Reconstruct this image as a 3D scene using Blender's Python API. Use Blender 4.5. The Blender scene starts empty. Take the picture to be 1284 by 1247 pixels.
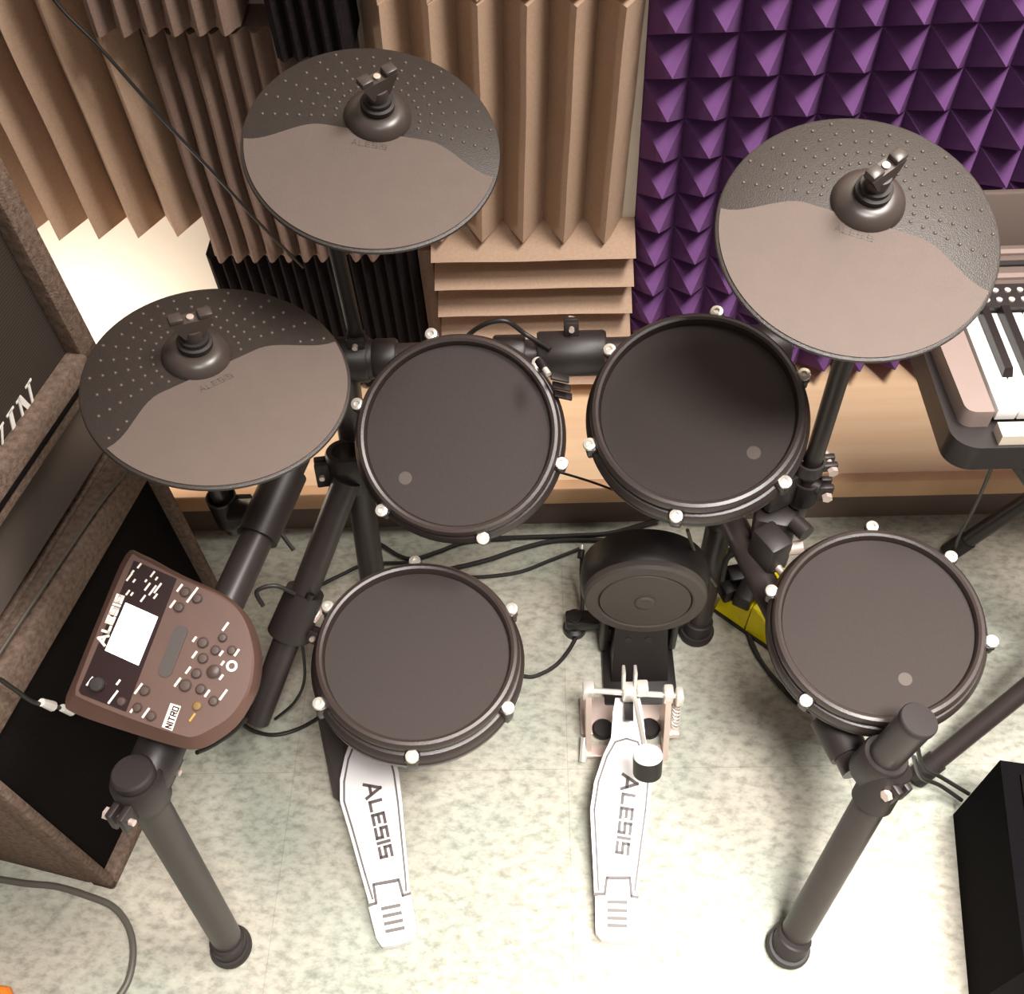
import bpy, bmesh, math, random
from mathutils import Vector, Matrix
random.seed(7)
V = Vector
R = math.radians
scene = bpy.context.scene
col = scene.collection

# ------------------------------------------------------------------ camera frame
F = 1261.0
CAM_H = 1.4
def camera_axes():
    p, r, y = R(52.6), R(4.03), R(3.46)
    right = V((1, 0, 0)); fwd = V((0, math.cos(p), -math.sin(p))); down = V((0, -math.sin(p), -math.cos(p)))
    Yr = Matrix.Rotation(y, 3, 'Z')
    right, fwd, down = Yr @ right, Yr @ fwd, Yr @ down
    return right * math.cos(r) + down * math.sin(r), -right * math.sin(r) + down * math.cos(r), fwd
CR, CD, CF = camera_axes()
CO = V((0, 0, CAM_H))
def ray(u, v): return CR * ((u - 642) / F) + CD * ((v - 623.5) / F) + CF
def Z(u, v, z=0.0):
    d = ray(u, v); return CO + d * ((z - CAM_H) / d.z)
def Yp(u, v, y):
    d = ray(u, v); return CO + d * (y / d.y)
def PL(u, v, P, n):
    d = ray(u, v); return CO + d * (n.dot(P - CO) / n.dot(d))

# ------------------------------------------------------------------ materials
MATS = {}
def mat(name, c, rough=0.6, metal=0.0, noise=None, bump=None, spec=0.5, emit=None, c2=None, sheen=0.0, coat=0.0):
    """noise=(scale, amount) mottles between c and c2; bump=(scale, strength)"""
    if name in MATS: return MATS[name]
    m = bpy.data.materials.new(name); m.use_nodes = True
    nt = m.node_tree; b = nt.nodes['Principled BSDF']
    b.inputs['Base Color'].default_value = (*c, 1); b.inputs['Roughness'].default_value = rough
    b.inputs['Metallic'].default_value = metal; b.inputs['Specular IOR Level'].default_value = spec
    b.inputs['Sheen Weight'].default_value = sheen
    b.inputs['Coat Weight'].default_value = coat
    tc = nt.nodes.new('ShaderNodeTexCoord')
    if noise:
        n = nt.nodes.new('ShaderNodeTexNoise'); n.inputs['Scale'].default_value = noise[0]; n.inputs['Detail'].default_value = 6
        nt.links.new(tc.outputs['Object'], n.inputs['Vector'])
        rmp = nt.nodes.new('ShaderNodeValToRGB')
        k = noise[1]
        c2_ = c2 if c2 else tuple(x * 0.6 for x in c)
        rmp.color_ramp.elements[0].position = 0.5 - 0.5 * k; rmp.color_ramp.elements[0].color = (*c2_, 1)
        rmp.color_ramp.elements[1].position = 0.5 + 0.5 * k; rmp.color_ramp.elements[1].color = (*c, 1)
        nt.links.new(n.outputs['Fac'], rmp.inputs['Fac']); nt.links.new(rmp.outputs['Color'], b.inputs['Base Color'])
    if bump:
        n2 = nt.nodes.new('ShaderNodeTexNoise'); n2.inputs['Scale'].default_value = bump[0]; n2.inputs['Detail'].default_value = 3
        nt.links.new(tc.outputs['Object'], n2.inputs['Vector'])
        bp = nt.nodes.new('ShaderNodeBump'); bp.inputs['Strength'].default_value = bump[1]; bp.inputs['Distance'].default_value = 0.002
        nt.links.new(n2.outputs['Fac'], bp.inputs['Height']); nt.links.new(bp.outputs['Normal'], b.inputs['Normal'])
    if emit:
        b.inputs['Emission Color'].default_value = (*emit[0], 1); b.inputs['Emission Strength'].default_value = emit[1]
    MATS[name] = m
    return m
def srgb(r, g, b):
    def f(x):
        x /= 255; return x / 12.92 if x <= 0.04045 else ((x + 0.055) / 1.055) ** 2.4
    return (f(r), f(g), f(b))

M_TAN = mat('foam_tan', srgb(192, 164, 142), 0.95, noise=(260, 0.6), c2=srgb(178, 150, 128), bump=(700, 0.5), spec=0.1)
M_BROWN = mat('foam_brown', srgb(138, 116, 105), 0.95, noise=(240, 0.6), c2=srgb(124, 103, 92), bump=(700, 0.5), spec=0.1)
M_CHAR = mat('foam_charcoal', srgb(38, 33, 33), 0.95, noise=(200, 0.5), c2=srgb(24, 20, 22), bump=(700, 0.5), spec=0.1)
M_PURPLE = mat('foam_purple', srgb(116, 78, 128), 0.95, noise=(22, 0.6), c2=srgb(108, 70, 120), bump=(700, 0.4), spec=0.1)
M_WALL = mat('wall_paint', srgb(240, 230, 214), 0.8, noise=(4, 0.8), c2=srgb(234, 222, 204))
M_TUBE = mat('rack_tube', srgb(54, 46, 44), 0.38, noise=(60, 0.5), c2=srgb(48, 41, 40))
M_PLASTIC = mat('black_plastic', srgb(50, 42, 40), 0.4, bump=(900, 0.1))
M_CLAMP = mat('clamp_plastic', srgb(40, 33, 32), 0.45, bump=(600, 0.1))
M_RUBBER = mat('rubber', srgb(38, 31, 30), 0.6, bump=(500, 0.1))
M_CHROME = mat('chrome', srgb(236, 230, 222), 0.32, metal=0.55)
M_BOOM = mat('boom_black', srgb(26, 22, 21), 0.6)
M_STEEL = mat('steel', srgb(216, 196, 186), 0.38, metal=0.5)
M_BOLT = mat('bolt_zinc', srgb(225, 218, 208), 0.3, metal=0.6)
M_CABLE = mat('cable_black', srgb(30, 26, 25), 0.5)
M_CABLE_GREY = mat('cable_grey', srgb(88, 82, 74), 0.5)
M_WHITE = mat('white_plastic', srgb(240, 236, 228), 0.5)

# ------------------------------------------------------------------ mesh builder
class MB:
    def __init__(s): s.bm = bmesh.new(); s.mi = 0
    def _f(s, vs):
        try: f = s.bm.faces.new(vs); f.material_index = s.mi; return f
        except ValueError: return None
    def box(s, c, size, rot=None, bevel=0.0):
        rot = rot or Matrix.Identity(3); c = V(c)
        vs = [s.bm.verts.new(c + rot @ V((x * size[0] / 2, y * size[1] / 2, z * size[2] / 2))) for x in (-1, 1) for y in (-1, 1) for z in (-1, 1)]
        fs = [s._f([vs[i] for i in q]) for q in ((0, 1, 3, 2), (4, 6, 7, 5), (0, 4, 5, 1), (2, 3, 7, 6), (0, 2, 6, 4), (1, 5, 7, 3))]
        if bevel:
            es = {e for f in fs for e in f.edges}
            r = bmesh.ops.bevel(s.bm, geom=list(es), offset=bevel, segments=2, affect='EDGES', profile=0.5)
            for f in r['faces']: f.material_index = s.mi
        return s
    def prism(s, top, bot):
        a = [s.bm.verts.new(p) for p in top]; b = [s.bm.verts.new(p) for p in bot]; n = len(a)
        s._f(a); s._f(b[::-1])
        for i in range(n): s._f([a[i], b[i], b[(i + 1) % n], a[(i + 1) % n]])
        return s
    def tube(s, pts, r, seg=12, caps=True):
        pts = [V(p) for p in pts]; rs = r if isinstance(r, (list, tuple)) else [r] * len(pts)
        rings = []; prev = None
        for i, p in enumerate(pts):
            t = (pts[min(i + 1, len(pts) - 1)] - pts[max(i - 1, 0)]).normalized()
            if prev is None:
                a = t.orthogonal().normalized()
            else:
                a = (prev - t * prev.dot(t)); a = a.normalized() if a.length > 1e-6 else t.orthogonal().normalized()
            prev = a; b = t.cross(a)
            rings.append([s.bm.verts.new(p + (a * math.cos(k * 2 * math.pi / seg) + b * math.sin(k * 2 * math.pi / seg)) * rs[i]) for k in range(seg)])
        for i in range(len(rings) - 1):
            for k in range(seg): s._f([rings[i][k], rings[i][(k + 1) % seg], rings[i + 1][(k + 1) % seg], rings[i + 1][k]])
        if caps: s._f(rings[0][::-1]); s._f(rings[-1])
        return s
    def lathe(s, prof, M=None, seg=48, cap=True):
        """prof list of (r,z) along local z of 4x4 M"""
        M = M or Matrix.Identity(4); rings = []
        for (r, z) in prof:
            if r < 1e-6: rings.append([s.bm.verts.new(M @ V((0, 0, z)))])
            else: rings.append([s.bm.verts.new(M @ V((r * math.cos(k * 2 * math.pi / seg), r * math.sin(k * 2 * math.pi / seg), z))) for k in range(seg)])
        for i in range(len(rings) - 1):
            a, b = rings[i], rings[i + 1]
            for k in range(seg):
                k2 = (k + 1) % seg
                if len(a) == 1 and len(b) == 1: continue
                if len(a) == 1: s._f([a[0], b[k2], b[k]])
                elif len(b) == 1: s._f([a[k], a[k2], b[0]])
                else: s._f([a[k], a[k2], b[k2], b[k]])
        if cap:
            if len(rings[0]) > 1: s._f(rings[0][::-1])
            if len(rings[-1]) > 1: s._f(rings[-1])
        return s
    def build(s, name, m, parent=None, smooth=35, world=False):
        if world and parent is not None:
            s.bm.transform(parent['_m'].inverted() if '_m' in parent else wm(parent).inverted())
        bmesh.ops.recalc_face_normals(s.bm, faces=s.bm.faces)
        me = bpy.data.meshes.new(name); s.bm.to_mesh(me); s.bm.free()
        for k in (m if isinstance(m, (list, tuple)) else [m]): me.materials.append(k)
        if smooth:
            me.polygons.foreach_set('use_smooth', [True] * len(me.polygons)); me.set_sharp_from_angle(angle=R(smooth))
        o = bpy.data.objects.new(name, me); col.objects.link(o)
        if parent is not None: o.parent = parent
        return o
WM = {}
def wm(o):
    M = o.matrix_basis.copy()
    return M if o.parent is None else wm(o.parent) @ M
def thing(name, label, cat, loc=(0, 0, 0), rot=None, group=None):
    o = bpy.data.objects.new(name, None); col.objects.link(o); o.empty_display_size = 0.02
    M = Matrix.Translation(V(loc))
    if rot is not None: M = M @ rot.to_4x4()
    o.matrix_basis = M
    o['label'] = label; o['category'] = cat
    if group: o['group'] = group
    return o
def tag(o, label, cat, group=None):
    o['label'] = label; o['category'] = cat
    if group: o['group'] = group
    return o
def struct(o): o['kind'] = 'structure'; return o
def frame(n, up=(0, 0, 1)):
    """matrix whose z is n, y the projection of up"""
    n = V(n).normalized(); y = V(up) - n * V(up).dot(n); y.normalize(); x = y.cross(n)
    return Matrix((x, y, n)).transposed()
def fm(loc, n, up=(0, 1, 0)): return Matrix.Translation(V(loc)) @ frame(n, up).to_4x4()
def smooth_path(pts, n=8):
    pts = [V(p) for p in pts]; P = [pts[0]] + pts + [pts[-1]]; out = []
    for i in range(1, len(P) - 2):
        for k in range(n):
            t = k / n; a, b, c, d = P[i - 1], P[i], P[i + 1], P[i + 2]
            out.append(0.5 * ((2 * b) + (c - a) * t + (2 * a - 5 * b + 4 * c - d) * t * t + (-a + 3 * b - 3 * c + d) * t ** 3))
    out.append(pts[-1]); return out

# ------------------------------------------------------------------ lettering made of strokes
GL = {'A': [[(0, 0), (.4, 1), (.8, 0)], [(.16, .33), (.64, .33)]], 'L': [[(0, 1), (0, 0), (.65, 0)]],
      'E': [[(.7, 1), (0, 1), (0, 0), (.7, 0)], [(0, .5), (.6, .5)]], 'S': [[(.7, 1), (0, 1), (0, .5), (.7, .5), (.7, 0), (0, 0)]],
      'I': [[(0, 1), (0, 0)]], 'N': [[(0, 0), (0, 1), (.7, 0), (.7, 1)]], 'T': [[(0, 1), (.7, 1)], [(.35, 1), (.35, 0)]],
      'R': [[(0, 0), (0, 1), (.7, 1), (.7, .5), (0, .5)], [(.35, .5), (.7, 0)]], 'O': [[(0, 0), (0, 1), (.7, 1), (.7, 0), (0, 0)]]}
GW = {'I': 0.0, 'A': .8, 'L': .65}
def strokes(mb, text, M, length, height, th, bigA=1.0, thick=0.0006, shear=0.0):
    """text along local x of M starting at origin, letters rising along local y"""
    gap = .38
    tot = sum(GW.get(c, .7) * (bigA if c == 'A' else 1) for c in text) + gap * (len(text) - 1)
    sx = length / tot; x = 0
    for c in text:
        k = bigA if c == 'A' else 1.0
        for line in GL[c]:
            P = [(((x + p[0] * k) * sx + shear * p[1] * height), p[1] * height * k - (k - 1) * height * .5) for p in line]
            for a, b in zip(P, P[1:]):
                d = V((b[0] - a[0], b[1] - a[1])); l = d.length
                if l < 1e-7: continue
                d /= l; n = V((-d.y, d.x)) * th / 2; a2 = V(a) - d * th / 2; b2 = V(b) + d * th / 2
                q = [a2 + n, b2 + n, b2 - n, a2 - n]
                mb.prism([M @ V((p.x, p.y, thick)) for p in q], [M @ V((p.x, p.y, 0)) for p in q])
        x += GW.get(c, .7) * k + gap
    return mb

# ================================================================== ROOM
FLOOR = bpy.data.materials.new('vinyl_floor'); FLOOR.use_nodes = True
nt = FLOOR.node_tree; b = nt.nodes['Principled BSDF']; N = nt.nodes.new; Lk = nt.links.new
tc = N('ShaderNodeTexCoord')
n1 = N('ShaderNodeTexNoise'); n1.inputs['Scale'].default_value = 55; n1.inputs['Detail'].default_value = 7; n1.inputs['Roughness'].default_value = .65
mp = N('ShaderNodeMapping'); mp.inputs['Scale'].default_value = (1.0, 1.6, 1); mp.inputs['Rotation'].default_value = (0, 0, .35)
Lk(tc.outputs['Object'], mp.inputs['Vector']); Lk(mp.outputs['Vector'], n1.inputs['Vector'])
rp = N('ShaderNodeValToRGB'); e = rp.color_ramp.elements
e[0].position = .30; e[0].color = (*srgb(142, 140, 131), 1); e[1].position = .66; e[1].color = (*srgb(196, 192, 182), 1)
x = rp.color_ramp.elements.new(.42); x.color = (*srgb(166, 163, 154), 1); x = rp.color_ramp.elements.new(.52); x.color = (*srgb(184, 180, 171), 1)
Lk(n1.outputs['Fac'], rp.inputs['Fac'])
n2 = N('ShaderNodeTexNoise'); n2.inputs['Scale'].default_value = 4.5; n2.inputs['Detail'].default_value = 3; Lk(tc.outputs['Object'], n2.inputs['Vector'])
rp2 = N('ShaderNodeValToRGB'); e = rp2.color_ramp.elements
e[0].position = .40; e[0].color = (*srgb(230, 238, 231), 1); e[1].position = .62; e[1].color = (*srgb(250, 246, 238), 1)
Lk(n2.outputs['Fac'], rp2.inputs['Fac'])
mx = N('ShaderNodeMix'); mx.data_type = 'RGBA'; mx.blend_type = 'MULTIPLY'; mx.inputs['Factor'].default_value = 1
Lk(rp.outputs['Color'], mx.inputs[6]); Lk(rp2.outputs['Color'], mx.inputs[7])
br = N('ShaderNodeTexBrick'); br.offset = 0; br.inputs['Scale'].default_value = 1
br.inputs['Brick Width'].default_value = .4; br.inputs['Row Height'].default_value = .4; br.inputs['Mortar Size'].default_value = .0007
br.inputs['Mortar Smooth'].default_value = .3
br.inputs['Color1'].default_value = (1, 1, 1, 1); br.inputs['Color2'].default_value = (.97, .97, .97, 1); br.inputs['Mortar'].default_value = (.80, .78, .76, 1)
mp2 = N('ShaderNodeMapping'); mp2.inputs['Location'].default_value = (-.0185 + .4, .23, 0); Lk(tc.outputs['Object'], mp2.inputs['Vector']); Lk(mp2.outputs['Vector'], br.inputs['Vector'])
mx2 = N('ShaderNodeMix'); mx2.data_type = 'RGBA'; mx2.blend_type = 'MULTIPLY'; mx2.inputs['Factor'].default_value = 1
Lk(mx.outputs[2], mx2.inputs[6]); Lk(br.outputs['Color'], mx2.inputs[7]); Lk(mx2.outputs[2], b.inputs['Base Color'])
b.inputs['Roughness'].default_value = .38; b.inputs['Specular IOR Level'].default_value = .35

struct(MB().box((0, .15, -.025), (5, 2.7, .05)).build('floor', FLOOR, smooth=0))
struct(MB().box((0, 1.33, 1.3), (5, .10, 2.6)).build('wall_back', M_WALL, smooth=0))      # face at y = 1.28
M_WOOD = bpy.data.materials.new('maple_laminate'); M_WOOD.use_nodes = True
nt = M_WOOD.node_tree; b = nt.nodes['Principled BSDF']; N = nt.nodes.new; Lk = nt.links.new
tc = N('ShaderNodeTexCoord'); mp = N('ShaderNodeMapping'); mp.inputs['Scale'].default_value = (1.2, 22, 22); Lk(tc.outputs['Object'], mp.inputs['Vector'])
n1 = N('ShaderNodeTexNoise'); n1.inputs['Scale'].default_value = 2; n1.inputs['Detail'].default_value = 4; Lk(mp.outputs['Vector'], n1.inputs['Vector'])
rp = N('ShaderNodeValToRGB'); e = rp.color_ramp.elements; e[0].position = .35; e[0].color = (*srgb(236, 198, 158), 1); e[1].position = .65; e[1].color = (*srgb(244, 210, 172), 1)
Lk(n1.outputs['Fac'], rp.inputs['Fac']); Lk(rp.outputs['Color'], b.inputs['Base Color']); b.inputs['Roughness'].default_value = .45
struct(MB().box((0, 1.145, .1), (5, .27, .038), bevel=.002).build('trim_1', M_WOOD))      # ledge board, front at y=1.01
M_EDGE = mat('ledge_edging', srgb(232, 186, 144), .45, noise=(30, .6), c2=srgb(220, 174, 134))
struct(MB().box((0, 1.0, .1005), (5, .02, .041), bevel=.004).build('trim_2', M_EDGE))
M_KICK = mat('kick_board', srgb(118, 100, 92), .6, noise=(8, .6), c2=srgb(106, 90, 82))
struct(MB().box((.125, 1.2635, .64), (.026, .033, .38), bevel=.001).build('wall_gap_filler', M_WALL))  # filler added in front of the wall so the gap looks bright
struct(MB().box((0, 1.14, .04), (5, .26, .08)).build('baseboard_back', M_KICK, smooth=0))

# ------------------------------------------------------------------ acoustic foam
def fine(a, b, n): return [a + (b - a) * i / n for i in range(n + 1)]
def foam_sheet(name, x0, x1, z0, z1, pitch, height, m, yv, yb, label, group=None, horizontal=False, rounded=False, tilt=0.0, wave=0.0, phase=0.0, teeth=0.0):
    """ribbed sheet: valley plane yv, back plane yb, ribs stand out towards -y"""
    pv = V(((x0 + x1) / 2, yb, z0)); t = thing(name, label, 'acoustic foam', pv, Matrix.Rotation(tilt, 3, 'Y'), group)
    mb = MB(); bm = mb.bm
    a0, a1 = (z0, z1) if horizontal else (x0, x1)
    prof = []
    n = max(1, round((a1 - a0) / pitch))
    sub = 8 if rounded else 2
    tot = n * sub
    for i in range(tot + 1):
        a = a0 + (a1 - a0) * i / tot; k = (i % sub) / sub
        k = (k + phase) % 1.0
        h = (0.5 - 0.5 * math.cos(2 * math.pi * k)) if rounded else (1 - abs(2 * k - 1))
        prof.append((a, yv - h * height))
    L = fine(x0, x1, 14) if horizontal else fine(z0, z1, 14)
    rows = []
    for j, l in enumerate(L):
        row = []
        for (a, y) in prof:
            w = wave * math.sin(l * 14 + a * 9) + wave * .5 * math.sin(l * 31)
            if horizontal: row.append(bm.verts.new((l - pv.x, y - pv.y, a + w * (1 if y < yv - .01 else .2) - pv.z)))
            else: row.append(bm.verts.new((a + w - pv.x, y - pv.y, l - pv.z)))
        rows.append(row)
    back = []
    for l in (L[0], L[-1]):
        back.append([bm.verts.new(((l - pv.x, 0, a - pv.z) if horizontal else (a - pv.x, 0, l - pv.z))) for a in (a0, a1)])
    for j in range(len(rows) - 1):
        for i in range(len(prof) - 1): mb._f([rows[j][i], rows[j][i + 1], rows[j + 1][i + 1], rows[j + 1][i]])
    mb._f(rows[0] + [back[0][1], back[0][0]]); mb._f(rows[-1] + [back[1][1], back[1][0]])
    mb._f([back[0][0], back[0][1], back[1][1], back[1][0]])
    mb._f([r[0] for r in rows] + [back[1][0], back[0][0]]); mb._f([r[-1] for r in rows] + [back[1][1], back[0][1]])
    o = mb.build(name, m, None, smooth=(60 if rounded else 20))
    o.matrix_basis = t.matrix_basis; bpy.data.objects.remove(t)
    return tag(o, label, 'acoustic foam', group)

foam_sheet('wedge_foam_panel', -.509 - .0588 * 8, -.509, .478, 1.09, .0588, .052, M_TAN, 1.25, 1.28,
           'tan wedge foam panel above the bright white wall at left, behind the speaker cabinets', wave=.0012)
foam_sheet('wedge_foam_panel', .119 - .0597 * 6, .119, .449, .80, .0597, .052, M_TAN, 1.25, 1.28,
           'tan wedge foam panel with upright ribs right of the rear left cymbal', tilt=R(3.0), wave=.0008)
foam_sheet('wedge_foam_panel', -.222, .138, .806, 1.15, .06, .052, M_TAN, 1.25, 1.28,
           'tan wedge foam panel cut off by the top of the photo, above the upright ribs', wave=.001)
foam_sheet('horizontal_wedge_foam_panel', -.168, .137, .128, .4505, .0538, .052, M_TAN, 1.238, 1.28,
           'tan wedge foam panel with level ribs, standing on the ledge beside purple foam', horizontal=True, wave=.0014)
foam_sheet('ribbed_foam_panel', -.505, -.245, .418, .775, .026, .02, M_BROWN, 1.225, 1.28,
           'brown foam panel with narrow rounded ribs behind the rear left cymbal', rounded=True, wave=.002, tilt=R(1.5))
foam_sheet('ribbed_foam_panel', -.548, -.365, .787, 1.08, .029, .024, M_BROWN, 1.205, 1.28,
           'brown ribbed foam panel with scalloped lower edge at the top of the photo', rounded=True, wave=.001, tilt=R(1.5))
foam_sheet('ribbed_foam_panel', -.326, -.231, .748, 1.08, .019, .012, M_CHAR, 1.195, 1.28,  # dark sheet stands in for shade over the brown ribs
           'added dark strip for shade on the brown foam above the rear left cymbal, at the top of the photo', rounded=True)
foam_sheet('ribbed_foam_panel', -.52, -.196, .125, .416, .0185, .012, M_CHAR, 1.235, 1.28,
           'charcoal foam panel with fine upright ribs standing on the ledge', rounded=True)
tag(MB().box((-.182, 1.255, .268), (.022, .048, .29), bevel=.002).build('foam_strip', M_BROWN),
    'narrow plain brown foam strip between charcoal foam and level-ribbed foam', 'acoustic foam')

# purple pyramids
PS = .0597; PX0 = .19786 - PS; PZ0 = .72899
def pyramid_panel(c0, c1, r0, r1, label):
    mb = MB(); bm = mb.bm; yv, h, yb = 1.25, .056, 1.28; g = {}
    def gv(i, j):
        if (i, j) not in g: g[(i, j)] = bm.verts.new((PX0 + i * PS, yv, PZ0 - j * PS))
        return g[(i, j)]
    for i in range(c0, c1):
        for j in range(r0, r1):
            ap = bm.verts.new((PX0 + (i + .5) * PS + random.uniform(-1, 1) * .0015, yv - h + random.uniform(-1, 1) * .002, PZ0 - (j + .5) * PS + random.uniform(-1, 1) * .0015))
            q = [gv(i, j), gv(i + 1, j), gv(i + 1, j + 1), gv(i, j + 1)]
            for k in range(4): mb._f([q[k], q[(k + 1) % 4], ap])
    ring = [gv(i, r0) for i in range(c0, c1 + 1)] + [gv(c1, j) for j in range(r0 + 1, r1 + 1)] + [gv(i, r1) for i in range(c1 - 1, c0 - 1, -1)] + [gv(c0, j) for j in range(r1 - 1, r0, -1)]
    bk = [bm.verts.new((v.co.x, yb, v.co.z)) for v in ring]
    for k in range(len(ring)): mb._f([ring[k], ring[(k + 1) % len(ring)], bk[(k + 1) % len(ring)], bk[k]])
    mb._f(bk)
    return tag(mb.build('pyramid_foam_panel', M_PURPLE, smooth=0), label, 'acoustic foam')
pyramid_panel(0, 20, -6, 10, 'purple pyramid foam covering the wall behind the right cymbal and keyboard')

# ================================================================== CYMBAL PADS
M_CYM = mat('cymbal_textured', srgb(53, 45, 41), .40, noise=(150, .6), c2=srgb(46, 39, 36), bump=(900, .25))
M_DOT_GLINT = mat('cymbal_dot_highlight', srgb(88, 76, 69), .33)  # lighter than the pad itself, highlight painted into the dots
M_CYMR = mat('cymbal_rubber', srgb(100, 86, 79), .68, noise=(40, .7), c2=srgb(95, 82, 75), bump=(1200, .25))
M_BELL = mat('bell_plastic', srgb(66, 57, 53), .32)
M_CYMR2 = mat('cymbal_logo', srgb(86, 73, 67), .6)
def cymbal(center, tx, ty, axis_deg, label, nut_deg, bell_off=.040, pole=None):
    n = V((math.sin(ty), -math.sin(tx) * math.cos(ty), math.cos(tx) * math.cos(ty)))
    Fr = frame(n, (0, 1, 0)) @ Matrix.Rotation(R(axis_deg), 3, 'Z')
    t = thing('cymbal_pad', label, 'cymbal pad', center, Fr)
    Rr = .127
    mb = MB()
    mb.lathe([(0, -.010), (.05, -.010), (.118, -.008), (.125, -.0045), (.127, -.002), (.1262, 0), (.124, .0008), (0, .0008)], None, 96)
    # raised dots in rows that fan out from the bell
    by = bell_off
    for a in range(0, 19):
        ang = R(-22 + a * 224 / 18)
        d = V((math.cos(ang), math.sin(ang)))
        for k in range(9):
            rr = .042 + k * .0118
            p = V((0, by)) + d * rr
            if p.length > .121: break
            if p.y < edge_y(p.x) + .006: continue
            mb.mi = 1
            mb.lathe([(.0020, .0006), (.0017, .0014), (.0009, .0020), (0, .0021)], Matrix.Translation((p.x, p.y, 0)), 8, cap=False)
    mb.build('body', [M_CYM, M_DOT_GLINT], t)
    # rubber playing zone
    mb = MB(); pts = []
    xs = [-.1205 + .241 * i / 40 for i in range(41)]
    up = [(x_, edge_y(x_)) for x_ in xs]
    up = [p for p in up if math.hypot(*p) < .1235]
    a0 = math.atan2(up[0][1], up[0][0]); a1 = math.atan2(up[-1][1], up[-1][0])
    if a0 < 0: a0 += 2 * math.pi
    arc = [(.1235 * math.cos(a0 + (a1 + 2 * math.pi - a0) * i / 60), .1235 * math.sin(a0 + (a1 + 2 * math.pi - a0) * i / 60)) for i in range(61)]
    poly = up[::-1] + arc
    mb.prism([V((p[0], p[1], .0022)) for p in poly], [V((p[0], p[1], .0004)) for p in poly])
    pz = mb.build('playing_zone', M_CYMR, t)
    strokes(MB(), 'ALESIS', Matrix.Translation((-.020, -.004, .0021)), .034, .0055, .0011, thick=.0003).build('logo', M_CYMR2, pz)
    # bell cup
    B = Matrix.Translation((0, by, 0))
    bell = MB().lathe([(.0338, .0004), (.0335, .002), (.0325, .0055), (.0300, .0095), (.0262, .0128), (.0220, .0146), (.0180, .0152), (.0, .0152)], B, 48).build('bell', M_BELL, t)
    # stem, felt and wing nut
    MB().lathe([(.0160, .0152), (.0170, .017), (.0170, .0215), (.0140, .0225), (.0140, .027), (0, .027)], B, 32).build('felt_washer', M_RUBBER, t)
    wn = MB().lathe([(.0105, .027), (.0108, .036), (.0100, .040), (0, .040)], B, 28)
    Rz = Matrix.Rotation(R(nut_deg), 3, 'Z'); c0 = V((0, by, 0))
    def rect(hx, hy, z): return [c0 + Rz @ V((x_, y_, z)) for x_, y_ in ((-hx, -hy), (hx, -hy), (hx, hy), (-hx, hy))]
    wn.prism(rect(.0205, .0062, .0525), rect(.0095, .0085, .034))
    for sgn in (-1, 1): wn.box(c0 + V((0, 0, .0545)) + Rz @ V((sgn * .0138, 0, 0)), (.0135, .0120, .007), Rz, bevel=.0018)
    wn.build('wing_nut', M_BELL, t)
    MB().lathe([(.0035, .05), (.0035, .0545), (0, .055)], B, 16).build('threaded_rod', M_STEEL, t)
    if pole:
        pole = [V(p) for p in pole]
        top = V(center) + Fr @ V((0, by, -.012))
        return t, top
    return t, V(center) + Fr @ V((0, by, -.012))
def edge_y(x_):
    x_ = abs(x_); t = max(0.0, min(1.0, (.122 - x_) / .070)); t = t * t * (3 - 2 * t)
    return -.017 + .032 * t
crash, crash_top = cymbal((-.166, .875, .829), R(15.1), R(8.5), -4, 'rear left cymbal pad in front of the ribbed foam, farthest back of three', 44, bell_off=.036)
hihat, hihat_top = cymbal((-.317, .677, .707), R(2.9), R(10.2), 40, 'front left cymbal pad beside the upper speaker cabinet, above the drum module', -14, bell_off=.040)
ride, ride_top = cymbal((.282, .738, .811), R(18.8), R(.4), -22, 'right cymbal pad with clear fans of raised dots, overlapping the purple foam', 59, bell_off=.036)

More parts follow.
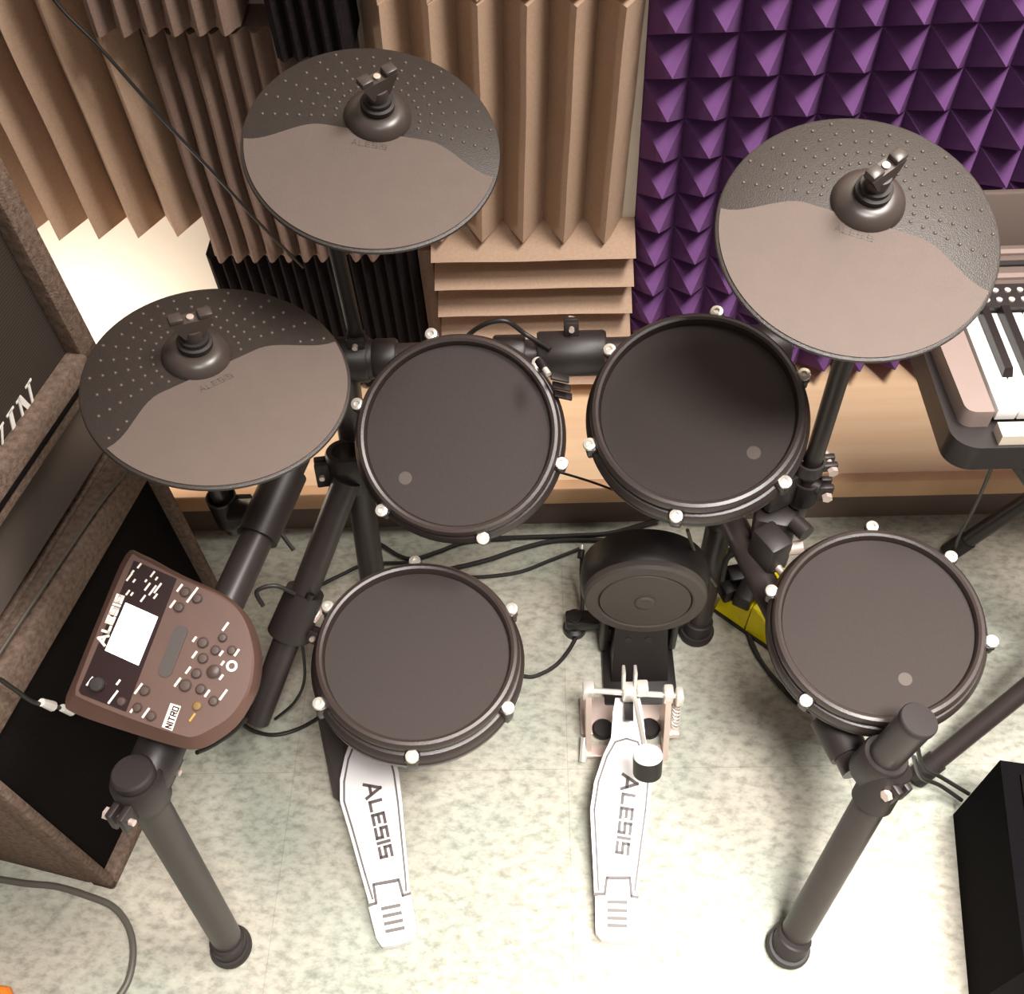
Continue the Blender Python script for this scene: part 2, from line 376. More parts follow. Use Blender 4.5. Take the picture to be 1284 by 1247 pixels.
# ================================================================== DRUM PADS
M_HOOP = mat('hoop_rubber', srgb(54, 44, 41), .36, bump=(400, .06))
M_SHELL = mat('pad_shell', srgb(48, 39, 37), .38, bump=(400, .06))
M_HEAD = mat('mesh_head', srgb(58, 49, 46), .8, noise=(500, .6), c2=srgb(51, 43, 40), bump=(2600, .4))
M_HEADMARK = mat('head_mark', srgb(80, 70, 64), .7)
def angle_at(t, u, v):
    M = wm(t); P = M.translation; n = M.to_3x3().col[2]
    p = M.inverted() @ PL(u, v, P, n)
    return math.atan2(p.y, p.x)
def drum_pad(center, tx, ty, lugs_px, label, mark=None, rod_az=None, depth=.044):
    n = V((math.sin(ty), -math.sin(tx) * math.cos(ty), math.cos(tx) * math.cos(ty)))
    Fr = frame(n, (0, 1, 0))
    t = thing('drum_pad', label, 'drum pad', center, Fr)
    # hoop: rounded bead
    prof = [(.1065, -.013), (.1070, -.004), (.1085, -.0005), (.1115, .0008), (.1150, 0), (.1178, -.0035), (.1185, -.010), (.1165, -.015), (.1165, -.017)]
    MB().lathe(prof + [(.1065, -.017)], None, 96, cap=False).build('hoop', M_HOOP, t)
    MB().lathe([(0, -.0095), (.1062, -.0095), (.1070, -.012), (.1070, -.016), (0, -.016)], None, 96).build('mesh_head', M_HEAD, t)
    MB().lathe([(0, -.016), (.1125, -.016), (.1200, -.018), (.1232, -.022), (.1245, -.028), (.1225, -.0305), (.1225, -.033), (.1245, -.036), (.1235, -depth), (.113, -depth - .006), (.06, -depth - .012), (0, -depth - .012)], None, 96).build('shell', M_SHELL, t)
    if mark:
        a = wm(t).inverted() @ PL(mark[0], mark[1], wm(t) @ V((0, 0, -.0095)), n)
        MB().lathe([(0, .0004), (.0075, .0004), (.008, 0)], Matrix.Translation((a.x, a.y, -.0096)), 24, cap=False).build('head_mark', M_HEADMARK, t)
    for (u, v) in lugs_px:
        a = angle_at(t, u, v) if not isinstance(u, str) else R(v)
        d = V((math.cos(a), math.sin(a), 0)); Rz = Matrix.Rotation(a, 3, 'Z')
        lg = MB(); lg.box(d * .1225 + V((0, 0, -.0155)), (.013, .017, .009), Rz, bevel=.003); lg.box(d * .1240 + V((0, 0, -.027)), (.011, .013, .022), Rz, bevel=.003)
        lo = lg.build('lug', M_SHELL, t)
        sc = MB().lathe([(.0072, -.0115), (.0078, -.0095), (.0070, -.0068), (.0035, -.0062), (.0030, -.0085), (0, -.0085)], Matrix.Translation(d * .1240), 20)
        sc.lathe([(.0028, -.040), (.0028, -.0115)], Matrix.Translation(d * .1240), 12)
        sc.build('screw', M_BOLT, lo)
    return t, Fr
tom1, F1 = drum_pad((-.103, .756, .533), R(29.6), R(-.9), [(604, 672), (702, 579), (672, 455), (478, 638), (447, 505), (541, 422)],
                    'rear middle round drum pad on the rack bar, nearest the charcoal foam', mark=(508, 600))
tom2, F2 = drum_pad((.165, .749, .573), R(19.2), R(-5.5), [(848, 643), (984, 600), (741, 553), (772, 440), (1008, 466), (899, 388)],
                    'rear right round drum pad shaded by the right cymbal', mark=(945, 568))
snare, F3 = drum_pad((-.155, .56, .382), R(2.2), R(4.0), [(516, 945), (639, 885), (396, 880), (407, 755), (640, 760), (520, 705)],
                     'front left round drum pad above the left pedal, beside the drum module')
tom3, F4 = drum_pad((.376, .59, .373), R(12), R(-7), [(1010, 878), (1255, 803), (1202, 688), (975, 740), (1095, 655)],
                    'front right round drum pad beside the yellow box, behind the right capped pole', mark=(1135, 852))

# ================================================================== RACK
rack = thing('drum_rack', 'black tubular drum rack carrying the pads, standing on rubber feet', 'drum rack', (-.03, .6, 0))
def T(name, pts, r=.019, m=M_TUBE, seg=28, parent=rack): return MB().tube(pts, r, seg).build(name, m, parent, world=True)
def ring_clamp(c, axis, parent=rack, r=.027, L=.045, ear=(0, 0, 1), name='clamp', el=None):
    c = V(c); axis = V(axis).normalized(); mb = MB()
    M = fm(c, axis, ear)
    mb.lathe([(r - .002, -L / 2), (r, -L / 2 + .003), (r, L / 2 - .003), (r - .002, L / 2), (.0185, L / 2), (.0185, -L / 2)], M, 28, cap=False)
    e3 = M.to_3x3()
    for s_ in (-1, 1): mb.box(M @ V((s_ * .0065, r + .006, 0)), (.008, .02, el or L * .62), e3, bevel=.002)
    o = mb.build(name, m=M_CLAMP, parent=parent, world=True)
    b2 = MB(); b2.tube([M @ V((-.016, r + .008, 0)), M @ V((.016, r + .008, 0))], .0035, 12); b2.tube([M @ V((.012, r + .008, 0)), M @ V((.018, r + .008, 0))], .0068, 6)
    b2.build('bolt', M_STEEL, o, world=True)
    return o
def foot(p, ax, parent=rack, s=1.0):
    p = V(p); prof = [(0, 0), (.021 * s, 0), (.026 * s, .004), (.027 * s, .010), (.0255 * s, .020), (.0215, .026), (.0215, .034), (.0195, .036)]
    M = Matrix.Translation(p)
    ax = V(ax).normalized(); mb = MB()
    mb.lathe([(0, 0), (.022 * s, 0), (.0265 * s, .004), (.0275 * s, .011), (.025 * s, .018), (.0, .018)], M, 36)
    mb.lathe([(.0225, .0), (.0225, .022), (.0205, .024)], fm(p + V((0, 0, .012)), ax), 32)
    return mb.build('rubber_foot', M_RUBBER, parent, world=True)
BAR_Y, BAR_Z = .90, .512
TL = V((-.255, BAR_Y, BAR_Z)); TR = V((.262, BAR_Y, BAR_Z))
T('crossbar', [(-.30, BAR_Y, BAR_Z), (.30, BAR_Y, BAR_Z)])
# rear legs
RLf, RRf = V((-.272, .79, 0)), V((.226, .79, 0))
for fo, to in ((RLf, TL), (RRf, TR)):
    ax = (to - fo).normalized()
    T('leg', [fo + ax * .012, to]); foot(fo, ax)
    ring_clamp(to, (1, 0, 0), r=.029, L=.07, ear=(0, .3, -1))
# front left leg and cap
LFf = V((-.430, .329, 0)); LFt = V((-.4225, .388, .447))
axl = (LFt - LFf).normalized()
LF = T('leg', [LFf + axl * .012, LFt]); foot(LFf, axl)
MB().lathe([(.0205, -.02), (.0212, -.018), (.0212, .004), (.019, .0065), (0, .007)], fm(LFt, axl), 36).build('end_cap', M_RUBBER, LF, world=True)
ring_clamp(LFt - axl * .028, axl, r=.0265, L=.042, ear=(-.35, -1, 0))
# front right leg, upper capped stub
RFf = V((.294, .325, 0)); RFt = Z(1108, 978, .295); axr = (RFt - RFf).normalized()
T('leg', [RFf + axr * .012, RFt + axr * .01]); foot(RFf, axr)
S0 = Z(1088, 972, .275); S1 = Z(1151, 905, .405); axs = (S1 - S0).normalized()
ST = T('upper_tube', [S0, S1], .0192)
MB().lathe([(.0194, -.004), (.0202, -.003), (.0202, .003), (.019, .0045), (0, .005)], fm(S1, axs), 36).build('end_cap', M_RUBBER, ST, world=True)
ring_clamp(S0 + axs * .03, axs, r=.0262, L=.045, ear=(.45, -1, 0))
MB().tube([RFt - axr * .035, RFt + axr * .022], .0235, 28).build('sleeve', M_CLAMP, rack, world=True)
# side arms
LA0 = TL + V((-.01, -.0, -.01)); LA1 = LFt - axl * .03
T('side_arm', [LA0, LA1]); u_ = (LA1 - LA0).normalized()
MB().tube([LA0 + u_ * .16, LA0 + u_ * .25], .0245, 28).build('sleeve', M_CLAMP, rack, world=True)
ring_clamp(LA1 - u_ * .03, u_, r=.025, L=.05, ear=(0, 0, -1))
MB().tube([LA0 + u_ * .02, LA0 + u_ * .09], .026, 28).build('sleeve', M_CLAMP, rack, world=True)
RA0 = V((.244, .845, .265)); RA1 = S0 + V((-.004, .012, -.02))
ring_clamp(RA0, (.14, .22, 1), r=.028, L=.06, ear=(1, .3, 0))
T('side_arm', [RA0, RA1]); u2 = (RA1 - RA0).normalized()
MB().tube([RA1 - u2 * .07, RA1 - u2 * .02], [.026, .0235], 24).build('sleeve', M_CLAMP, rack, world=True)
# lower strut from the left rear leg
A0 = V((-.263, .812, .38)); A1 = Z(322, 903, .10)
T('lower_strut', [A0, A1], .0185); ua = (A1 - A0).normalized()
ring_clamp(A0 + V((0, .02, .0)), (.02, .2, 1), r=.027, L=.06, ear=(-1, -.2, 0))
la = (Z(387, 768, .22) - A0).length
MB().tube([A0 + ua * (la - .035), A0 + ua * (la + .035)], [.026, .030], 28).build('sleeve', M_CLAMP, rack, world=True)
ring_clamp(A0 + ua * (la + .02), ua, r=.027, L=.03, ear=(1, 0, .2))
# crossbar clamps
ring_clamp((.032, BAR_Y, BAR_Z), (1, 0, 0), r=.0285, L=.085, ear=(0, .4, 1), el=.018)
ring_clamp((-.045, BAR_Y, BAR_Z), (1, 0, 0), r=.0255, L=.04, ear=(0, -.6, -1))
ring_clamp((.13, BAR_Y, BAR_Z), (1, 0, 0), r=.0265, L=.045, ear=(0, -.6, -1))
ring_clamp((-.20, BAR_Y, BAR_Z), (1, 0, 0), r=.0255, L=.03, ear=(0, -.6, -1))
# pad mounting rods (chrome L rods)
def rod(pts, r=.0052, m=M_STEEL, name='mounting_rod'): return MB().tube(smooth_path(pts, 6), r, 14).build(name, m, rack, world=True)
def under(t, x_, y_, d): return wm(t) @ V((x_, y_, d))
rod([(-.045, BAR_Y, BAR_Z - .03), (-.05, .87, .465), under(tom1, .03, .05, -.062)])
rod([(.13, BAR_Y, BAR_Z - .03), (.14, .87, .47), under(tom2, 0, .05, -.062)])
rod([A0 + ua * (la + .02) + V((.03, 0, .01)), A0 + ua * (la + .02) + V((.06, .01, .03)), under(snare, -.06, .02, -.060)])
rod([V((.287, .745, .29)), V((.31, .70, .285)), under(tom3, -.03, .02, -.064)])
# pad brackets under each pad
for t, x_, y_ in ((tom1, .0, .04), (tom2, .0, .04), (snare, -.05, .0), (tom3, -.03, .02)):
    MB().box(V((x_, y_, -.064)), (.04, .05, .018), bevel=.004).build('rod_bracket', M_CLAMP, t)
for k in range(3):
    MB().box(Yp(702 + k * 2, 474 + k * 11, .80), (.022, .010, .0035), Matrix.Rotation(R(20), 3, 'Y'), bevel=.001).build('connector_fin', M_CLAMP, tom1, world=True)
# cymbal booms
P = V((.331, .80, .30))
T('cymbal_boom', [P, (.331, .80, .715), ride_top + V((.012, .012, -.045)), ride_top], .0115, seg=18)
ring_clamp((.331, .80, .355), (0, 0, 1), r=.0185, L=.045, ear=(1, 0, 0), name='boom_clamp')
ring_clamp((.328, .80, .405), (0, 0, 1), r=.0175, L=.02, ear=(1, .1, 0), name='boom_clamp')
MB().box((.300, .81, .36), (.06, .05, .06), Matrix.Rotation(R(25), 3, 'Z'), bevel=.008).build('boom_clamp', M_CLAMP, rack, world=True)
MB().box((.300, .79, .30), (.055, .05, .05), Matrix.Rotation(R(-15), 3, 'Z'), bevel=.008).build('boom_clamp', M_CLAMP, rack, world=True)
MB().tube([(.285, .80, .34), (.30, .80, .42), (.275, .86, .49)], .016, 20).build('boom_bracket', M_CLAMP, rack, world=True)
MB().box((.287, .745, .30), (.035, .045, .06), Matrix.Rotation(R(30), 3, 'Z'), bevel=.006).build('boom_clamp', M_CLAMP, rack, world=True)
MB().tube([Z(975, 690, .30), Z(1008, 686, .31)], .009, 18).build('bracket_pin', M_STEEL, rack, world=True)
MB().tube([Z(996, 655, .33), Z(1012, 670, .33)], .012, 14).build('wing_bolt', M_CLAMP, rack, world=True)
MB().tube([Z(1018, 608, .37), Z(1028, 612, .37)], .010, 14).build('wing_bolt', M_CLAMP, rack, world=True)
T('cymbal_boom', [(-.405, .752, .36), (-.405, .752, .60), hihat_top + V((-.02, .02, -.05)), hihat_top], .0115, seg=18)
ring_clamp((-.405, .752, .405), (0, 0, 1), r=.0185, L=.05, ear=(1, 0, 0), name='boom_clamp')
MB().tube([(-.405, .752, .40), (-.36, .73, .43), LA0 + u_ * .22], .014, 16).build('boom_bracket', M_CLAMP, rack, world=True)
T('cymbal_boom', [(-.232, BAR_Y + .005, BAR_Z), (-.232, BAR_Y + .005, .70), crash_top + V((-.01, 0, -.04)), crash_top], .0095, m=M_BOOM, seg=18)
ring_clamp((-.232, BAR_Y, BAR_Z), (1, 0, 0), r=.0255, L=.035, ear=(0, 0, 1))

# ================================================================== DRUM MODULE
M_MOD = mat('module_case', srgb(92, 66, 57), .5, noise=(30, .6), c2=srgb(85, 61, 52))
M_MODP = mat('module_panel', srgb(36, 18, 18), .3)
M_SCREEN = mat('screen_lit', (1, 1, 1), .3, emit=((1.0, .99, .96), 1.4))
M_BTN = mat('module_button', srgb(70, 54, 47), .45)
M_GREYPAD = mat('module_wheel', srgb(70, 61, 59), .5)
M_PRINT = mat('white_print', srgb(238, 226, 214), .6)
M_YPRINT = mat('yellow_print', srgb(180, 140, 60), .6)
mn = V((.10, -.42, .90)).normalized(); mP = V((-.395, .49, .535))
mod = thing('drum_module', 'brown electronic drum module with lit white screen on the left rack arm', 'drum module', mP, frame(mn, (0, 1, 0)))
def mq(u, v, h=0.0): return PL(u, v, mP, mn) + mn * h
outer = [(152.7, 694), (174, 693), (224, 719), (280, 745), (306, 771), (319.5, 808), (322, 838), (317, 872), (298, 906), (272, 928), (247, 940), (221, 938), (160, 920), (88, 895), (76, 880), (89, 845), (121, 766)]
inner = [(161, 699), (175, 698), (222, 722), (279, 748), (304, 774), (316, 808), (318, 838), (311, 870), (291, 900), (265, 917), (245, 926), (226, 924), (165, 904), (101, 878), (92, 868), (102, 838), (130, 768)]
def rnd(P):
    out = []
    for i in range(len(P)):
        a, b_, c, d = (V((*P[(i + k) % len(P)], 0)) for k in (-1, 0, 1, 2))
        for k in range(4):
            t = k / 4; q_ = .5 * ((2 * b_) + (c - a) * t + (2 * a - 5 * b_ + 4 * c - d) * t * t + (-a + 3 * b_ - 3 * c + d) * t ** 3)
            out.append((q_.x, q_.y))
    return out
outer = rnd(outer); inner = rnd(inner)
mb = MB(); bm = mb.bm
lo = [bm.verts.new(mq(*p, -.042)) for p in [( (x - 200) * 1.01 + 200, (y - 820) * 1.0 + 820) for x, y in inner]]
mid = [bm.verts.new(mq(*p, -.012)) for p in outer]; hi = [bm.verts.new(mq(*p, -.0015)) for p in inner]
in2 = [bm.verts.new(mq(200 + (x - 200) * .975, 815 + (y - 815) * .98, .0)) for x, y in inner]
for A, B in ((lo, mid), (mid, hi), (hi, in2)):
    for i in range(len(A)): mb._f([A[i], A[(i + 1) % len(A)], B[(i + 1) % len(A)], B[i]])
mb._f(lo); mb._f(in2)
case = mb.build('case', M_MOD, mod, smooth=30, world=True)
def mpoly(name, px, m, h=.0006, parent=mod):
    return MB().prism([mq(*p, h) for p in px], [mq(*p, -.001) for p in px]).build(name, m, parent, smooth=0, world=True)
panel = mpoly('display_panel', [(168, 703), (222, 726), (158, 893), (102, 871), (99, 866)], M_MODP, .0006)
mpoly('screen', [(158, 756), (198.5, 774), (174, 835), (132, 816)], M_SCREEN, .0014, mod)
Lax = (mq(163, 705) - mq(95, 868)).normalized(); Pax = mn.cross(Lax).normalized() * -1   # along the long side, and across to the right
def mm(u, v, ax, up, h=.0007): 
    M = Matrix((ax, up, ax.cross(up))).transposed().to_4x4(); M.translation = mq(u, v, h); return M
strokes(MB(), 'ALESIS', mm(130.0, 809, Lax, -Pax), .050, .0060, .0026, bigA=1.35, thick=.0005).build('logo', M_PRINT, mod, world=True)
lb = mpoly('name_label', [(214, 882), (227, 886), (216, 917), (203, 912)], M_PRINT, .0007)
strokes(MB(), 'NITRO', mm(214.5, 914, Lax, -Pax, .0008), .0205, .0055, .0012, thick=.0003).build('lettering', M_MODP, mod, world=True)
for (u, v, r_) in [(254.7, 806.4, .0052), (270.5, 816, .0046), (254.7, 826, .0050), (246.7, 845, .0048), (268, 842.6, .0065), (232.6, 860, .0058), (252, 864.6, .0048), (268, 879.6, .0046), (279.4, 800, .0042), (290.8, 816, .0044), (232.6, 743, .0048), (247.6, 751, .0048), (224.7, 762, .0048), (181.8, 866.6, .0048), (172.5, 887.8, .0044), (189.8, 898.3, .0046), (152.7, 880, .0044)]:
    M = fm(mq(u, v, 0), mn, Lax)
    MB().lathe([(r_ + .0008, 0), (r_ + .0006, .0004), (r_, .0004), (r_, .0022), (r_ * .8, .0032), (0, .0036)], M, 20).build('button', M_BTN, mod, world=True)
MB().lathe([(.0045, 0), (.0045, .002), (.0035, .003), (0, .0034)], fm(mq(247.6, 885.8), mn, Lax), 20).build('button', mat('amber_button', srgb(120, 92, 48), .4), mod, world=True)
MB().lathe([(.0075, 0), (.0075, .006), (.0062, .0075), (0, .008)], fm(mq(123.5, 858.6), mn, Lax), 24).build('volume_knob', M_RUBBER, mod, world=True)
ringp = [(.0032, 0), (.0032, .0008), (.0056, .0008), (.0056, 0)]
MB().lathe(ringp, fm(mq(290.8, 835.5), mn, Lax), 28, cap=False).build('ring_mark', M_PRINT, mod, world=True)
a_, b_ = mq(226.5, 793, 0), mq(208, 841, 0); dd = (b_ - a_).normalized(); pp = mn.cross(dd)
pill = []
for k in range(13): an = math.pi * k / 12; pill.append(a_ + (pp * math.cos(an) - dd * math.sin(an)) * .0068)
for k in range(13): an = math.pi * k / 12; pill.append(b_ - (pp * math.cos(an) - dd * math.sin(an)) * .0068)
MB().prism([p + mn * .0014 for p in pill], pill).build('scroll_wheel', M_GREYPAD, mod, world=True)
def dash(u, v, l, w, ax=None, m=None):
    marks = MB()
    ax = ax or (Lax * .9 + Pax * .25).normalized(); s_ = mn.cross(ax); c = mq(u, v, .0008)
    q = [c + ax * l / 2 + s_ * w / 2, c + ax * l / 2 - s_ * w / 2, c - ax * l / 2 - s_ * w / 2, c - ax * l / 2 + s_ * w / 2]
    marks.prism([p + mn * .0003 for p in q], [p - mn * .0006 for p in q])
    marks.build('printed_mark', m or M_PRINT, mod, smooth=0, world=True)
for (x, y, l) in [(145, 100, .009), (235, 150, .018), (95, 215, .009), (470, 375, .010), (250, 465, .006), (250, 575, .008), (205, 685, .008), (130, 770, .010), (440, 565, .006), (550, 560, .008), (450, 635, .005), (440, 735, .006), (340, 850, .008), (455, 860, .012)]:
    dash(200 + x / 5.67, 720 + y / 5.67, l, .0022)
for (x, y, l) in [(200, 735, .010), (335, 740, .006), (310, 810, .015), (430, 770, .012), (405, 865, .009), (465, 885, .011)]:
    dash(60 + x / 3.776, 660 + y / 3.776, l, .0021)
for (x, y, l) in [(515, 108, .006), (605, 165, .007), (632, 195, .004), (447, 185, .009), (470, 150, .004), (437, 290, .006), (465, 300, .004), (540, 330, .008), (570, 250, .009), (605, 275, .012), (640, 260, .012), (625, 315, .006), (560, 210, .003), (480, 210, .004)]:
    dash(80 + x / 5.42, 690 + y / 5.42, l, .0019)
dash(200 + 235 / 5.67, 720 + 1020 / 5.67, .009, .002, None, M_YPRINT)
MB().box(mP - mn * .062 + V((-.01, -.02, 0)), (.05, .06, .045), frame(mn), bevel=.005).build('mount_clamp', M_CLAMP, mod, world=True)

# ================================================================== KICK PAD TOWER
M_KRUB = mat('kick_rubber', srgb(70, 63, 58), .6, bump=(300, .1))
M_KDARK = mat('kick_black', srgb(26, 21, 21), .45)
kc = V((.131, .736, .187))
kick = thing('kick_pad_tower', 'black kick drum pad tower standing behind the right pedal', 'kick pad', (.131, .75, 0))
kn = V((-.05, -1, .014)).normalized(); KM = fm(kc, kn, (0, 0, 1))
MB().lathe([(0, .0), (.014, .0), (.0145, .002), (.012, .004), (0, .004)], KM, 32).build('centre_mark', M_KRUB, kick, world=True)
MB().lathe([(0, .0), (.063, .0), (.0645, -.003), (.0645, -.01), (0, -.01)], KM, 64).build('striking_surface', M_KRUB, kick, world=True)
MB().lathe([(.0655, -.010), (.0655, -.0005), (.068, .001), (.082, .0), (.0855, -.004), (.0865, -.014), (.0865, -.02)], KM, 64, cap=False).build('rubber_rim', M_KRUB, kick, world=True)
MB().lathe([(.0862, -.012), (.090, -.02), (.092, -.035), (.088, -.062), (.07, -.072), (0, -.074)], KM, 64, cap=False).build('shell', M_KDARK, kick, world=True)
P0, P1 = V((.131, .738, .115)), V((.131, .690, .004))
def kp(w0, w1, y0, y1, off):
    A = [V((.131 - w0, y0, P0.z)), V((.131 + w0, y0, P0.z)), V((.131 + w1, y1, P1.z)), V((.131 - w1, y1, P1.z))]
    return A, [p + V((0, off, 0)) for p in A]
A, B = kp(.038, .043, .742, .70, .05)
col1 = MB().prism(A, B).build('post', M_KDARK, kick, world=True)
for s_ in (-1, 1): MB().lathe([(.005, 0), (.005, .001), (0, .001)], fm((.131 + s_ * .015 - .004, .7315, .088), (0, -1, .35)), 16).build('screw', M_RUBBER, kick, world=True)
MB().box((.131, .72, .006), (.11, .11, .010), bevel=.003).build('base_plate', M_KDARK, kick, world=True)
MB().box((.131, .80, .03), (.22, .028, .022), bevel=.005).build('stabiliser', M_KDARK, kick, world=True)
for s_ in (-1, 1):
    MB().lathe([(.018, 0), (.018, .012), (.012, .016), (.012, .045), (0, .046)], Matrix.Translation((.131 + s_ * .095, .80, 0)), 24).build('foot', M_KDARK, kick, world=True)
    MB().box((.131 + s_ * .052, .775, .12), (.012, .05, .20), bevel=.004).build('side_plate', M_KDARK, kick, world=True)

# ================================================================== PEDALS
M_PED = mat('pedal_white', srgb(222, 218, 217), .4, metal=.1)
M_PEDG = mat('pedal_groove', srgb(92, 85, 82), .5)
M_INK = mat('pedal_ink', srgb(84, 76, 75), .5)
M_INK2 = mat('pedal_ink_dark', srgb(70, 52, 48), .5)
M_BASE = mat('pedal_base', srgb(62, 54, 50), .45)
def pedal(name, label, hx, hy, tx_, ty_, z_h, z_t, outline, heel_cut, text_px, bars, ink, tilt_side=0.0, top_extra=None):
    """foot board plane through heel (floor point of px hx,hy) and toe; outline given in px on that plane"""
    H = Z(hx, hy, z_h); Tt = Z(tx_, ty_, z_t); ax = (Tt - H).normalized(); side = V((ax.y, -ax.x, 0)).normalized(); n = side.cross(ax).normalized()
    t = thing(name, label, 'pedal', V((H.x, H.y, 0)), Matrix.Rotation(math.atan2(-ax.x, ax.y), 3, 'Z'))
    def q(u, v, h=0.0): return PL(u, v, H, n) + n * h
    board_px = [p for p in outline if p[1] <= heel_cut]; heel_px = [p for p in outline if p[1] > heel_cut]
    return t, q, ax, side, n
def strip(mb, q, px, w, h, closed=False, th=.0008):
    P = [q(*p) for p in px]
    if closed: P = P + [P[0]]
    nrm = (q(px[0][0], px[0][1], 1) - q(*px[0])).normalized()
    for a, b_ in zip(P, P[1:]):
        d = (b_ - a).normalized(); s_ = nrm.cross(d) * w / 2; a2 = a - d * w * .3; b2 = b_ + d * w * .3
        Q = [a2 + s_, b2 + s_, b2 - s_, a2 - s_]
        mb.prism([p + nrm * (h + th) for p in Q], [p + nrm * (h - .002) for p in Q])
def make_pedal(name, label, heel, toe, z_t, board, heelp, groove, notch, bars, txt, ink, base_top):
    t, q, ax, side, n = pedal(name, label, heel[0], heel[1], toe[0], toe[1], .016, z_t, [], 0, None, None, ink)
    bo = MB().prism([q(*p) for p in board], [q(*p, -.005) for p in board]).build('footboard', M_PED, t, world=True)
    hp = MB().prism([q(*p) for p in heelp], [V((q(*p).x, q(*p).y, .001)) for p in heelp]).build('heel_plate', M_PED, t, world=True)
    g = MB(); strip(g, q, groove, .0026, 0, False); g.build('groove', M_PEDG, bo, world=True)
    g = MB(); strip(g, q, notch, .0036, 0, False); g.build('hinge_gap', M_INK, t, world=True)
    g = MB()
    for a, b_ in bars: strip(g, q, [a, b_], .0044, 0, False)
    g.build('grip_slots', M_PEDG, hp, world=True)
    a, b_, w = txt; A_, B_ = q(*a), q(*b_); d = (B_ - A_).normalized(); up = n.cross(d)
    M = Matrix((d, up, n)).transposed().to_4x4(); M.translation = A_ + n * .0002
    strokes(MB(), 'ALESIS', M, (B_ - A_).length, w, .0042, bigA=1.35, thick=.0006).build('lettering', ink, bo, world=True)
    # base plate under the board
    b0 = q(*heel); 
    P_ = [V((q(*p).x, q(*p).y, .006)) for p in (board[0], board[-1])]
    c0 = V((q(*heel).x, q(*heel).y + .01, .004)); c1 = V((q(*toe).x, q(*toe).y, .004))
    MB().box((c0 + c1) / 2, (.022, (c1 - c0).length, .005), Matrix.Rotation(math.atan2(-(c1 - c0).x, (c1 - c0).y), 3, 'Z')).build('base_rail', M_BASE, t, world=True)
    return t, q, ax, side, n
# right (kick) pedal
def c2(pts, ox, oy, s): return [(ox + x / s, oy + y / s) for x, y in pts]
o = (400, 900, 2.853)
kb = c2([(985, 630), (978, 480), (970, 330), (985, 230), (1015, 140), (1045, 75), (1052, -20), (1060, -70), (1148, -70), (1158, -20), (1168, 75), (1182, 130), (1190, 230), (1183, 330), (1162, 480), (1140, 640), (1118, 640), (1112, 575), (1030, 575), (1022, 630)], *o)
kh = c2([(988, 640), (1022, 636), (1030, 580), (1110, 580), (1118, 645), (1140, 648), (1132, 780), (1120, 800), (1060, 804), (1010, 796), (990, 770)], *o)
kg = c2([(1000, 620), (993, 480), (985, 330), (1000, 230), (1030, 140), (1060, 88), (1100, 76), (1140, 88), (1165, 140), (1177, 230), (1168, 330), (1148, 480), (1130, 620)], *o)
kn_ = c2([(985, 632), (1022, 632), (1030, 573), (1112, 573), (1118, 640), (1140, 644)], *o)
kbars = [c2([(1035, y), (1100, y + 2)], *o) for y in (660, 690, 718, 744)]
pk, qk, axk, sdk, nk = make_pedal('kick_pedal', 'silver-white bass drum pedal with round beater, in front of kick tower', (772, 1178), (788, 900), .085,
    kb, kh, kg, kn_, kbars, ((784, 972), (773, 1069), .0150), M_INK, None)
# second pedal under the snare
hb = c2([(180, 668), (150, 560), (105, 400), (75, 300), (75, 220), (92, 140), (110, 90), (150, 60), (230, 60), (262, 110), (285, 200), (297, 300), (305, 400), (320, 560), (325, 628), (300, 638), (288, 582), (195, 598), (205, 662)], *o)
hh = c2([(178, 680), (206, 668), (196, 604), (286, 588), (300, 642), (328, 634), (345, 730), (346, 770), (330, 795), (280, 815), (225, 820), (205, 790)], *o)
hg = c2([(192, 650), (165, 560), (120, 400), (90, 300), (90, 230), (105, 150), (125, 100), (150, 80), (225, 80), (248, 120), (268, 200), (282, 300), (292, 400), (308, 560), (312, 620)], *o)
hn_ = c2([(176, 672), (205, 665), (195, 598), (285, 580), (300, 638), (326, 630)], *o)
hbars = [c2([(226 + i * 5, 685 + i * 27), (288 + i * 5, 672 + i * 27)], *o) for i in range(4)]
ph, qh, axh, sdh, nh = make_pedal('hi_hat_pedal', 'silver-white pedal under the front left drum pad, without a beater', (490, 1187), (460, 945), .085,
    hb, hh, hg, hn_, hbars, ((459, 984), (478, 1076), .0150), M_INK2, None)
MB().box(V((-.27, .66, .03)), (.085, .17, .05), Matrix.Rotation(R(8), 3, 'Z'), bevel=.006).build('pedal_base', M_BASE, ph, world=True)
MB().prism([Z(396, 890, .05), Z(418, 1000, .03), Z(430, 1010, .03), Z(440, 900, .05)], [Z(396, 890, .001), Z(418, 1000, .001), Z(430, 1010, .001), Z(440, 900, .001)]).build('side_plate', M_BASE, ph, world=True)
# kick pedal frame
def W(u, v, z): return Z(u, v, z)
AZ = .115
axl0, axl1 = W(735, 866, AZ), W(853, 873, AZ)
MB().tube([axl0, axl1], .0042, 14).build('axle', M_CHROME, pk, world=True)
for (u, v, w) in ((738, 866, .021), (838, 871, .017), (852, 874, .014)):
    c = W(u, v, AZ); MB().box(c, (w * .8, .020, .026), bevel=.003).build('bearing_block', M_CHROME, pk, world=True)
yl = W(738, 866, AZ)
for (u, v) in ((738, 866), (838, 871)):
    c = W(u, v, AZ)
    MB().prism([V((c.x - .004, c.y - .009, c.z)), V((c.x + .004, c.y - .009, c.z)), V((c.x + .004, c.y + .009, c.z)), V((c.x - .004, c.y + .009, c.z))],
               [V((c.x - .004, c.y - .05, .004)), V((c.x + .004, c.y - .05, .004)), V((c.x + .004, c.y + .012, .004)), V((c.x - .004, c.y + .012, .004))]).build('upright', M_STEEL, pk, world=True)
